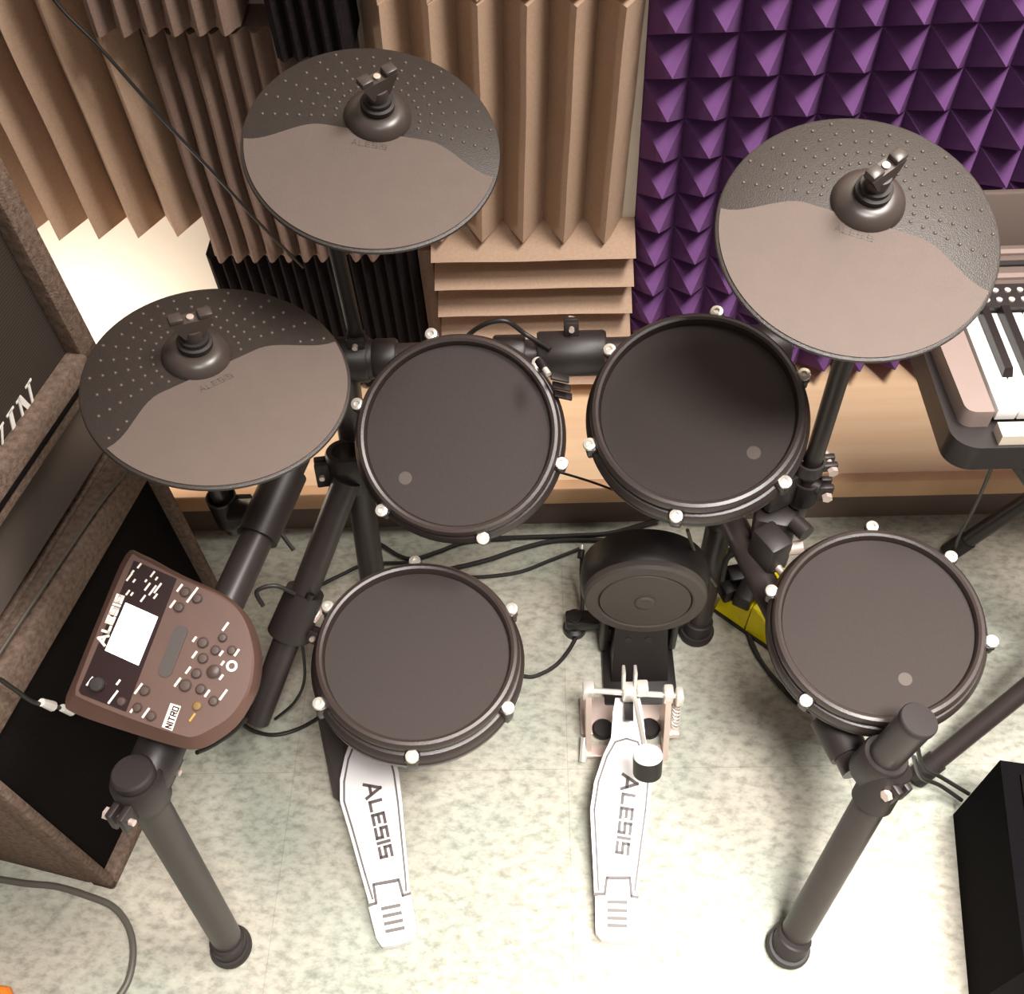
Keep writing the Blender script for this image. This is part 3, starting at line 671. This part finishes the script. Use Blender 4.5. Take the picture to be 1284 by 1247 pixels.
xl, xr = W(738, 866, AZ).x, W(838, 871, AZ).x; yc = yl.y
MB().box(((xl + xr) / 2, yc + .012, .006), (xr - xl + .02, .06, .006), bevel=.002).build('base_plate', M_STEEL, pk, world=True)
MB().box(((xl + xr) / 2, yc - .045, .008), (xr - xl + .012, .018, .008), bevel=.002).build('base_plate', M_STEEL, pk, world=True)
for s_, xx in ((-1, xl + .022), (1, xr - .020)):
    MB().lathe([(.0155, 0), (.0155, .006), (.013, .009), (0, .0095)], Matrix.Translation((xx, yc - .012, .009)), 28).build('rubber_pad', M_KDARK, pk, world=True)
MB().tube([W(733, 925, .02), W(731, 956, .006)], .0055, 14).build('spur', M_CHROME, pk, world=True)
MB().tube([(xr + .014, yc - .002, AZ - .01), (xr + .014, yc - .02, .055)], .0028, 10).build('spring_rod', M_STEEL, pk, world=True)
sp = MB(); turns = 9
sp.tube([V((xr + .0145 + .0058 * math.cos(a * .7), yc - .004 - .018 * a / 80, AZ - .012 - .06 * a / 80 + .0)) + V((0, .0058 * math.sin(a * .7), 0)) for a in range(81)], .0011, 6).build('spring', M_CHROME, pk, world=True)
MB().box((xr + .010, yc - .028, .035), (.022, .016, .014), bevel=.003).build('spring_anchor', M_STEEL, pk, world=True)
hub = W(789, 868, AZ)
hm = MB(); hm.box(hub, (.020, .022, .026), bevel=.004)
for s_ in (-1, 1): hm.box(hub + V((s_ * .008, .010, .018)), (.0045, .018, .040), Matrix.Rotation(R(-18), 3, 'X'), bevel=.0015)
hm.box(hub + V((.018, .002, .006)), (.016, .018, .022), bevel=.003)
hm.build('beater_hub', M_CHROME, pk, world=True)
BH = W(812, 955, .185)
MB().tube([hub + V((.006, 0, 0)), hub + (BH - hub) * .9], .0032, 12).build('beater_rod', M_CHROME, pk, world=True)
bn = V((.0, .42, .9)).normalized(); BM = fm(BH, bn)
be = MB().lathe([(0, -.022), (.0150, -.022), (.0182, -.019), (.0186, 0), (.0186, .009)], BM, 36).build('beater_head', M_KDARK, pk, world=True)
MB().lathe([(.0186, .009), (.0186, .0105), (.0176, .0125), (0, .0132)], BM, 36).build('beater_face', mat('beater_white', srgb(246, 244, 240), .5), be, world=True)
MB().box((hub + qk(788, 905)) / 2 + V((0, 0, .002)), (.012, (hub - qk(788, 905)).length, .004), frame(V((0, 0, 1)), hub - qk(788, 905))).build('drive_strap', M_KDARK, pk, world=True)

# ================================================================== SPEAKER CABINETS
M_CARPET = mat('cabinet_carpet', srgb(138, 118, 105), .98, noise=(150, .6), c2=srgb(86, 71, 62), bump=(420, .8), spec=.05)
M_GRILLE = bpy.data.materials.new('grille_cloth'); M_GRILLE.use_nodes = True
nt = M_GRILLE.node_tree; b = nt.nodes['Principled BSDF']; tc = nt.nodes.new('ShaderNodeTexCoord')
wv = nt.nodes.new('ShaderNodeTexWave'); wv.bands_direction = 'Z'; wv.inputs['Scale'].default_value = 95; wv.inputs['Distortion'].default_value = .3
nt.links.new(tc.outputs['Object'], wv.inputs['Vector'])
rp = nt.nodes.new('ShaderNodeValToRGB'); rp.color_ramp.elements[0].color = (*srgb(36, 28, 24), 1); rp.color_ramp.elements[1].color = (*srgb(62, 50, 42), 1)
nt.links.new(wv.outputs['Fac'], rp.inputs['Fac']); nt.links.new(rp.outputs['Color'], b.inputs['Base Color']); b.inputs['Roughness'].default_value = .8
M_GRILLD = mat('grille_dark', srgb(22, 17, 16), .9, noise=(300, .4), c2=srgb(14, 11, 10), spec=.1)
K0 = V((-.606, .404, 0)); K1 = V((-.506, .826, 0)); kd = (K1 - K0).normalized(); kx = V((kd.y, -kd.x, 0))   # kx: outward normal of the front
KR = Matrix((kx, kd, V((0, 0, 1)))).transposed()
Lc = (K1 - K0).length
def cabinet(name, label, z0, h, depth, rim_t, rim_b, rim_s, grille_mat, near=0.0, far=0.0, grille_name='grille'):
    t = thing(name, label, 'speaker cabinet', K0 + V((0, 0, z0)), KR)
    mb = MB()
    y0, y1 = -near, Lc + far
    mb.box((-depth / 2 - .018, (y0 + y1) / 2, h / 2), (depth - .036, y1 - y0 - .002, h - .002), bevel=.004)
    # rim frame standing proud of the grille
    mb.box((-.018, (y0 + y1) / 2, h - rim_t / 2), (.036, y1 - y0, rim_t), bevel=.005)
    mb.box((-.018, (y0 + y1) / 2, rim_b / 2), (.036, y1 - y0, rim_b), bevel=.005)
    for yy in (y0 + rim_s / 2, y1 - rim_s / 2): mb.box((-.018, yy, h / 2), (.036, rim_s, h - .004), bevel=.005)
    mb.build('case', M_CARPET, t)
    MB().box((-.026, (y0 + y1) / 2, (h + rim_b - rim_t) / 2), (.016, y1 - y0 - 2 * rim_s + .004, h - rim_t - rim_b + .004)).build(grille_name, grille_mat, t, smooth=0)
    return t
lowc = cabinet('speaker_cabinet', 'carpeted speaker cabinet standing on the floor at left, beneath the other', 0, .455, .42, .048, .022, .014, M_GRILLD)
upc = cabinet('speaker_cabinet', 'carpeted speaker cabinet with pinstripe grille and white lettering, top of the stack', .585, .50, .42, .045, .048, .030, M_GRILLE)
tq = MB(); z0 = .585
# dark groove along the lower rim of the upper cabinet
MB().box((-.0005, Lc / 2, .020), (.006, Lc - .01, .005)).build('groove', M_GRILLD, upc)
# lettering V I N, serif italic, on the grille
def gp(u, v):
    P = K0 + kx * -.017; p = PL(u, v, P, kx); l = KR.transposed() @ (p - K0); return l.y, l.z - z0
def glyph(mb, polys, y, z, w, h, sh=.25):
    for poly in polys:
        P = [V((0, y + (px * w) + sh * py * h, z + py * h)) for px, py in poly]
        mb.prism([p + V((.0012, 0, 0)) for p in P], P)
Vp = [[(0, 1), (.42, 1), (.42, .94), (.32, .94), (.55, .25), (.42, 0)], [(.42, 0), (.55, .25), (.80, .94), (.70, .94), (.70, 1), (1, 1), (1, .94), (.92, .94), (.52, 0)], [(0, 1), (.0, .94), (.10, .94), (.42, 0), (.5, .3), (.3, 1)]]
Ip = [[(.28, 0), (.72, 0), (.72, 1), (.28, 1)], [(0, 0), (1, 0), (1, .06), (0, .06)], [(0, .94), (1, .94), (1, 1), (0, 1)]]
Np = [[(.12, 0), (.24, 0), (.24, 1), (.12, 1)], [(0, 0), (.38, 0), (.38, .06), (0, .06)], [(0, 1), (.32, 1), (.92, 0), (.74, 0), (.12, .94), (0, .94)], [(.80, 0), (.92, 0), (.92, 1), (.80, 1)], [(.66, 1), (1.06, 1), (1.06, .94), (.66, .94)]]
g = MB()
def pglyph(polys, BL, BR, TR, TL):
    for poly in polys:
        P = []
        for px, py in poly:
            u = (1 - py) * ((1 - px) * BL[0] + px * BR[0]) + py * ((1 - px) * TL[0] + px * TR[0])
            v = (1 - py) * ((1 - px) * BL[1] + px * BR[1]) + py * ((1 - px) * TL[1] + px * TR[1])
            yy, zz = gp(u, v); P.append(V((0, yy, zz)))
        g.prism([p + V((.0012, 0, 0)) for p in P], P)
pglyph(Np, (29, 541), (46.2, 513.4), (37.5, 475.9), (20, 505)); pglyph(Ip, (17, 559), (25.5, 546), (16.5, 509), (8, 522)); pglyph(Vp, (-4, 594), (13, 566), (4, 529), (-13, 556))
g.bm.transform(Matrix.Translation((-.0175, 0, 0)))
g.build('lettering', mat('badge_white', srgb(238, 234, 226), .5), upc)
# power amplifier between the cabinets
M_AMPG = mat('amp_grey', srgb(96, 86, 80), .4, noise=(10, .5), c2=srgb(84, 75, 70))
amp = thing('rack_amplifier', 'dark grey slab sandwiched between the two carpeted speaker cabinets', 'amplifier', K0 + V((0, 0, .457)), KR)
MB().box((-.20, Lc / 2 - .02, .062), (.30, Lc - .06, .124), bevel=.004).build('case', M_GRILLD, amp)
MB().prism([V((-.05, .0, .022)), V((-.05, Lc - .02, .022)), V((-.05, Lc - .02, .095)), V((-.05, .0, .095))], [V((-.03, .0, .018)), V((-.03, Lc - .02, .018)), V((-.045, Lc - .02, .10)), V((-.045, .0, .10))]).build('front_panel', M_AMPG, amp)

# floor amp bottom right
M_BLK = mat('monitor_black', srgb(17, 14, 16), .9, noise=(300, .5), c2=srgb(12, 10, 12), bump=(500, .3), spec=.05)
a0, a1 = Z(1195, 1022), Z(1216, 1262); dv = (a1 - a0).normalized(); sv = V((-dv.y, dv.x, 0)); hh_ = .20
mon = thing('floor_monitor', 'plain black floor speaker box at the bottom right corner', 'speaker', a0, Matrix((-V((dv.y * -1, dv.x, 0)) * -1, dv * -1, V((0, 0, 1)))).transposed() if False else None)
cor = [a0, a1, a1 + sv * .30, a0 + sv * .30]
tp = Z(1252, 943, .185); sh_ = V((0, 0, .19))
MB().prism([p + sh_ for p in cor], cor).build('case', M_BLK, mon, world=True)
gi = MB(); cc = sum((p for p in cor), V()) / 4; gi.prism([cc + (p - cc) * .86 + sh_ + V((0, 0, .004)) for p in cor], [cc + (p - cc) * .86 + sh_ - V((0, 0, .002)) for p in cor]).build('grille', M_GRILLD, mon, world=True)

# ================================================================== KEYBOARD
M_SILV = mat('keyboard_silver', srgb(146, 128, 122), .45, noise=(8, .5), c2=srgb(140, 122, 116))
M_KBD = mat('keyboard_dark', srgb(40, 35, 35), .4)
M_KTAUPE = mat('keyboard_taupe', srgb(104, 90, 83), .45)
M_IV = mat('key_white', srgb(244, 242, 238), .3)
M_EB = mat('key_black', srgb(34, 28, 28), .3)
KZ = .58
kbt = thing('electronic_keyboard', 'silver-grey electronic keyboard cut off by the right edge of the photo', 'keyboard', (.60, .75, KZ - .05))
XE = 1.35
fl = Z(1205, 577, KZ - .03); fr = .663
# lower dark body with rounded front left corner
def body(pts, z1, z0, name, m, bev=0):
    return MB().prism([V((x, y, z1)) for x, y in pts], [V((x, y, z0)) for x, y in pts]).build(name, m, kbt, world=True)
x0 = Z(1152, 470, KZ - .02).x; yfb = Z(1210, 575, KZ - .03).y; ybk = .985
cor = []
rc = .028
xl0, xlb = .431, .433
for k in range(9):
    a = math.pi + k * math.pi / 2 / 8; cor.append((xl0 + rc + rc * math.cos(a), yfb + rc + rc * math.sin(a)))
lowb = body(cor + [(XE, yfb), (XE, ybk), (xlb, ybk)], KZ - .014, KZ - .050, 'lower_case', M_KBD)
# silver top frame: end block and front strip
eb = []
xs0 = xl0 + .012
for k in range(7):
    a = math.pi + k * math.pi / 2 / 6; eb.append((xs0 + .012 + .012 * math.cos(a), yfb + .030 + .012 + .012 * math.sin(a)))
xk0 = Z(1240, 540, KZ).x + .012
body(eb + [(xk0 - .004, yfb + .030), (xk0 - .004, .872), (xs0 - .004, .872)], KZ + .010, KZ - .014, 'end_block', M_SILV)
body([(xk0, yfb + .004), (XE, yfb + .004), (XE, yfb + .024), (xk0, yfb + .024)], KZ + .000, KZ - .016, 'front_strip', mat('strip_cream', srgb(216, 202, 186), .4))
# keys
nk_ = 32; kw = .0232; ky0, ky1 = yfb + .034, .870
for i in range(nk_):
    xx = xk0 + .001 + i * kw
    MB().box((xx + kw / 2, (ky0 + ky1) / 2, KZ + .000), (kw - .0012, ky1 - ky0, .016), bevel=.0012).build('white_key', M_IV, kbt, world=True)
for i in range(nk_):
    if (i % 7) in (0, 1, 3, 4, 5):
        xx = xk0 + .001 + (i + 1) * kw
        MB().prism([V((xx - .0045, ky0 + .052, KZ + .0175)), V((xx + .0045, ky0 + .052, KZ + .0175)), V((xx + .0045, ky1, KZ + .019)), V((xx - .0045, ky1, KZ + .019))],
                   [V((xx - .006, ky0 + .046, KZ + .006)), V((xx + .006, ky0 + .046, KZ + .006)), V((xx + .006, ky1, KZ + .006)), V((xx - .006, ky1, KZ + .006))]).build('black_key', M_EB, kbt, world=True)
# control panel with buttons
cp = body([(xk0 - .018, .872), (XE, .872), (XE, .912), (xk0 - .006, .912)], KZ + .014, KZ - .014, 'control_strip', M_KBD)
for r_ in range(2):
    for k in range(14):
        MB().lathe([(.0036, 0), (.0036, .002), (.002, .003), (0, .003)], Matrix.Translation((xk0 + .004 + k * .014, .884 + r_ * .016, KZ + .014)), 12).build('button', mat('kb_button', srgb(214, 196, 184), .4), kbt, world=True)
body([(xs0 - .004, .874), (xk0 - .019, .874), (xk0 - .007, .914), (XE, .914), (XE, .985), (xs0 - .006, .985)], KZ + .012, KZ - .014, 'top_panel', M_KTAUPE)
for yy, hz, m_ in ((.925, .005, M_SILV), (.948, .004, M_KBD), (.968, .005, M_SILV)):
    MB().box(((xk0 + XE) / 2, yy, KZ + .013), (XE - xk0, .008, hz)).build('groove_strip', m_, kbt, world=True)
MB().box(((xs0 + XE) / 2, .995, KZ + .030), (XE - xs0, .014, .09), Matrix.Rotation(R(-16), 3, 'X'), bevel=.003).build('music_rest', M_KTAUPE, kbt, world=True)
# stand
std = thing('keyboard_stand', 'black folding stand under the silver keyboard at right', 'keyboard stand', (.75, .8, 0))
def TS(name, pts, r=.013): return MB().tube(pts, r, 16).build(name, M_TUBE, std, world=True)
for (fu, fv, tu, tv, zt_) in ((1155, 970, 1270, 877, .13), (1196, 689, 1270, 640, .12)):
    p0 = Z(fu, fv, .014); p1 = Z(tu, tv, zt_); d = p1 - p0; k = (KZ - .078 - p0.z) / d.z
    TS('leg', [p0, p0 + d * k]); TS('leg', [p0 + V((d.x * k, 0, 0)), V((p0.x, p0.y + d.y * k, p0.z + d.z * k))])
    MB().tube([p0 - d.normalized() * .012, p0 + d.normalized() * .03], .0155, 16).build('rubber_foot', M_RUBBER, std, world=True)
TS('top_bar', [(.70, .70, KZ - .076), (.70, .97, KZ - .076)], .012); TS('top_bar', [(1.2, .70, KZ - .076), (1.2, .97, KZ - .076)], .012)

# ================================================================== YELLOW BOX
M_YEL = mat('yellow_plastic', srgb(255, 236, 4), .35)
yc_ = V((.335, .825, 0)); ybx = thing('yellow_case', 'bright yellow plastic case with black fittings on floor behind front right pad', 'plastic case', yc_, Matrix.Rotation(R(-44), 3, 'Z'))
YR = Matrix.Rotation(R(-44), 3, 'Z')
bl, br_ = Z(898, 768), Z(970, 818); yd = (br_ - bl).normalized(); yn = V((-yd.y, yd.x, 0))
def yb2(a, c, z): return bl + yd * a + yn * c + V((0, 0, z))
LL = (br_ - bl).length
MB().prism([yb2(0, .012, .055), yb2(LL * .48, .004, .062), yb2(LL * .48, .10, .062), yb2(0, .11, .055)], [yb2(-.004, 0, .004), yb2(LL * .48, 0, .004), yb2(LL * .48, .10, .004), yb2(0, .12, .004)]).build('body', M_YEL, ybx, world=True)
MB().prism([yb2(LL * .5, .006, .066), yb2(LL + .05, .02, .05), yb2(LL + .05, .09, .05), yb2(LL * .5, .09, .066)], [yb2(LL * .5, 0, .004), yb2(LL + .06, 0, .004), yb2(LL + .06, .09, .004), yb2(LL * .5, .09, .004)]).build('lid', M_YEL, ybx, world=True)
MB().prism([yb2(-.006, -.003, .006), yb2(LL + .06, -.003, .006), yb2(LL + .06, .09, .006), yb2(-.006, .12, .006)], [yb2(-.006, -.003, 0), yb2(LL + .06, -.003, 0), yb2(LL + .06, .09, 0), yb2(-.006, .12, 0)]).build('base_edge', M_KDARK, ybx, world=True)
for (u, v, w, h_, a) in ((911, 742, .018, .024, 20), (935, 745, .028, .04, -30), (932, 722, .05, .03, 10), (950, 735, .02, .05, 40)):
    MB().box(Z(u, v, .085), (w, h_, .03), Matrix.Rotation(R(a), 3, 'Z'), bevel=.004).build('latch', M_KDARK, ybx, world=True)
MB().tube(smooth_path([Z(905, 735, .07), Z(908, 700, .12), Z(935, 690, .14), Z(958, 712, .12), Z(950, 745, .08)], 8), .008, 12).build('handle', M_KDARK, ybx, world=True)

# ================================================================== CABLES
def cable(label, pts, r=.0033, m=M_CABLE, name='cable', group=None, cat='cable'):
    o = MB().tube(smooth_path(pts, 8), r, 10).build(name, m)
    return tag(o, label, cat, group)
def FZ(*px): return [Z(u, v, z) for u, v, z in px]
cable('grey cable curling over the floor at the bottom left below the cabinet', [Z(-30, 1098, .005), Z(30, 1108, .005), Z(70, 1112, .005), Z(110, 1124, .005), Z(142, 1138, .005), Z(161, 1163, .005), Z(167, 1195, .005), Z(160, 1232, .005), Z(140, 1262, .005)], .0045, M_CABLE_GREY)
cable('black cable looping from the front left pad to the kick tower', FZ((655, 848, .004), (672, 848, .004), (700, 832, .004), (722, 800, .004), (730, 765, .01), (729, 720, .03), (730, 690, .06)), .0032)
cable('black cable on the floor just behind the front left pad, lower of two', FZ((560, 722, .004), (600, 724, .004), (650, 718, .004), (690, 703, .004), (728, 688, .004)), .0032)
cable('thicker black cable on the floor behind the front left pad, upper of two', FZ((560, 715, .004), (610, 703, .004), (655, 688, .004), (700, 678, .004), (760, 678, .004)), .0042)
cable('black cable crossing the floor in a shallow V beneath the rear middle pad', FZ((455, 676, .004), (475, 682, .004), (500, 697, .004), (520, 701, .006), (550, 692, .004), (585, 680, .004), (640, 676, .004)), .0036)
cable('black cable along the foot of the ledge left of the kick tower', FZ((600, 676, .004), (660, 674, .004), (720, 672, .004), (770, 668, .004), (830, 650, .02)), .004)
cable('thin black cable slanting across the upper left foam panels', [Yp(30, -60, 1.194), Yp(72, 5, 1.185), Yp(130, 65, 1.18), Yp(200, 145, 1.18), Yp(225, 172, 1.18), Yp(275, 225, 1.18), Yp(330, 285, 1.19), Yp(380, 335, 1.22)], .0024)
cable('cable arching over the crossbar behind the rear middle pad', [V((-.10, .89, .545)), Yp(590, 418, .90), Yp(610, 406, .90), Yp(635, 403, .90), Yp(660, 420, .90), Yp(690, 438, .88)], .003)
cable('black cable hanging by the ledge between the two rear pads', [Yp(700, 592, .90), Yp(740, 604, .9), Yp(790, 622, .9), Yp(830, 634, .88)], .0018)
cable('thin cord dropping from the keyboard to the floor', [V(Z(1246, 580, KZ - .06)), Z(1225, 630, .35), Z(1203, 672, .15), Z(1198, 690, .01)], .0022)
cable('pair of cables reaching the black floor speaker, upper one', FZ((1150, 935, .2), (1158, 962, .1), (1180, 975, .05), (1215, 996, .03)), .003)
cable('pair of cables reaching the black floor speaker, lower one', FZ((1146, 950, .2), (1155, 975, .08), (1178, 985, .04), (1206, 1004, .02)), .003)
cable('cable along the floor under the left edge of the front right pad', FZ((940, 798, .004), (955, 830, .004), (978, 858, .004), (1002, 880, .01)), .003)
cable('thin outer cable bowing round the lower left of the front right pad', FZ((936, 790, .004), (945, 815, .004), (965, 845, .004), (1000, 884, .01), (1040, 902, .03), (1075, 912, .05)), .0026)
cable('grey cable hanging from the rear right pad to the yellow case', [Yp(862, 665, .76), Yp(870, 690, .78), Yp(880, 712, .79), Yp(898, 735, .80)], .0024, M_CABLE_GREY)
cable('cable looping on the floor below the drum module', FZ((300, 905, .03), (318, 917, .006), (345, 922, .004), (375, 914, .004), (400, 900, .02)), .003)
cable('thin cable hanging beside the lower strut left of the front left pad', FZ((378, 800, .2), (382, 850, .12), (370, 880, .06), (345, 902, .02)), .0022)
cable('cable sagging from the lower edge of the drum module', FZ((247, 944, .35), (265, 936, .33), (290, 920, .3), (308, 902, .28)), .0028)
cable('black cable between left rack tubes under the front left cymbal', [Yp(345, 600, .78), Yp(338, 640, .78), Yp(352, 668, .76), Yp(368, 690, .74)], .0028)
cable('cable crossing the floor behind the left rear rack leg', FZ((400, 735, .004), (430, 720, .004), (460, 708, .004), (520, 706, .004)), .003)
cable('black cable drooping around the clamp left of the front left pad', FZ((330, 760, .28), (322, 742, .3), (345, 735, .3), (370, 745, .28)), .003)
cable('black cable coiled above the yellow case', FZ((905, 728, .16), (912, 700, .2), (930, 688, .22), (955, 695, .2), (962, 720, .17)), .004)
cable('thin cable lying on the amplifier between the speaker cabinets', [K0 + KR @ V((-.01, .10, .47)), K0 + KR @ V((-.005, .24, .468)), K0 + KR @ V((.0, .34, .465)), K0 + KR @ V((.02, .42, .47))], .0018, M_CABLE_GREY)
ctz = cable('black power cable with two white tags hanging on the left speaker cabinet', [PL(0, 852, K0 + kx * .01, kx), PL(20, 866, K0 + kx * .014, kx), PL(45, 882, K0 + kx * .014, kx), PL(88, 890, K0 + kx * .012, kx)], .0025)
for (p, q_) in (((52, 881), (66, 886)), ((78, 888), (90, 892))):
    MB().tube([PL(p[0], p[1], K0 + kx * .016, kx), PL(q_[0], q_[1], K0 + kx * .016, kx)], [.0045, .006], 10).build('white_tag', M_WHITE, ctz)
tag(MB().tube([Z(-30, 1240, .008), Z(8, 1246, .008), Z(14, 1262, .008)], .008, 12).build('orange_cord', mat('orange_cord', srgb(236, 130, 40), .5)), 'end of an orange cord at the bottom left corner', 'cord')
# jack plugs
def plug(a, b_, label):
    t = thing('jack_plug', label, 'cable plug', a)
    MB().tube([a, a + (b_ - a) * .6], .0055, 14).build('sleeve', M_KDARK, t, world=True)
    MB().tube([a + (b_ - a) * .6, b_], .0035, 12).build('metal_tip', M_CHROME, t, world=True)
plug(Z(728, 700, .07), Z(730, 684, .075), 'jack plug standing at the left side of the kick tower')
plug(Z(390, 745, .27), Z(384, 757, .26), 'jack plug at the clamp left of the front left pad')
plug(Yp(676, 452, .80), Yp(688, 470, .78), 'chrome jack plug at the upper right rim of the rear middle pad')

for o_ in list(col.objects):
    if o_.parent is None and 'label' in o_.keys():
        k_ = o_.name.split('.')[0]
        g_ = {'drum_pad': 'round drum pads on the rack', 'cymbal_pad': 'cymbal pads on the rack', 'kick_pedal': 'pedals on the floor', 'hi_hat_pedal': 'pedals on the floor',
              'speaker_cabinet': 'stacked speaker cabinets', 'cable': 'cables around the drum kit', 'jack_plug': 'jack plugs on the kit', 'wedge_foam_panel': 'tan wedge foam panels on the wall',
              'horizontal_wedge_foam_panel': 'tan wedge foam panels on the wall', 'ribbed_foam_panel': 'ribbed foam panels on the wall'}.get(k_)
        if g_: o_['group'] = g_
# ================================================================== LIGHT
def area(name, loc, target, sx, sy, power, color, spread=180):
    L = bpy.data.lights.new(name, 'AREA'); L.shape = 'RECTANGLE'; L.size = sx; L.size_y = sy; L.energy = power; L.color = color; L.spread = R(spread)
    o = bpy.data.objects.new(name, L); col.objects.link(o); o.location = loc
    o.rotation_euler = (V(target) - V(loc)).to_track_quat('-Z', 'Y').to_euler(); return o
area('ceiling_light', (.95, .66, 2.5), (.3, .5, 0), .8, .45, 66, (1.0, .94, .88))
area('ceiling_light_front', (.45, -.30, 2.5), (.35, -.02, 0), .7, .45, 24, (1.0, .96, .92), 62)
area('wall_fill_light', (-.80, 1.02, .26), (-.62, 1.28, .30), .12, .12, 1.5, (1.0, .95, .88))  # unseen fill added behind the cabinets to brighten the wall
w = bpy.data.worlds.new('world'); scene.world = w; w.use_nodes = True
w.node_tree.nodes['Background'].inputs['Color'].default_value = (1.0, .90, .82, 1)
w.node_tree.nodes['Background'].inputs['Strength'].default_value = .31

# ================================================================== CAMERA
cd = bpy.data.cameras.new('camera'); cam = bpy.data.objects.new('camera', cd); col.objects.link(cam)
M = Matrix((CR, -CD, -CF)).transposed().to_4x4(); M.translation = CO; cam.matrix_world = M
cd.sensor_fit = 'HORIZONTAL'; cd.sensor_width = 36; cd.lens = 36 * F / 1284; cd.clip_start = .02
scene.camera = cam
scene.view_settings.view_transform = 'Standard'; scene.view_settings.look = 'None'
scene.view_settings.gamma = 1; scene.view_settings.exposure = 0.0; scene.view_settings.use_curve_mapping = False
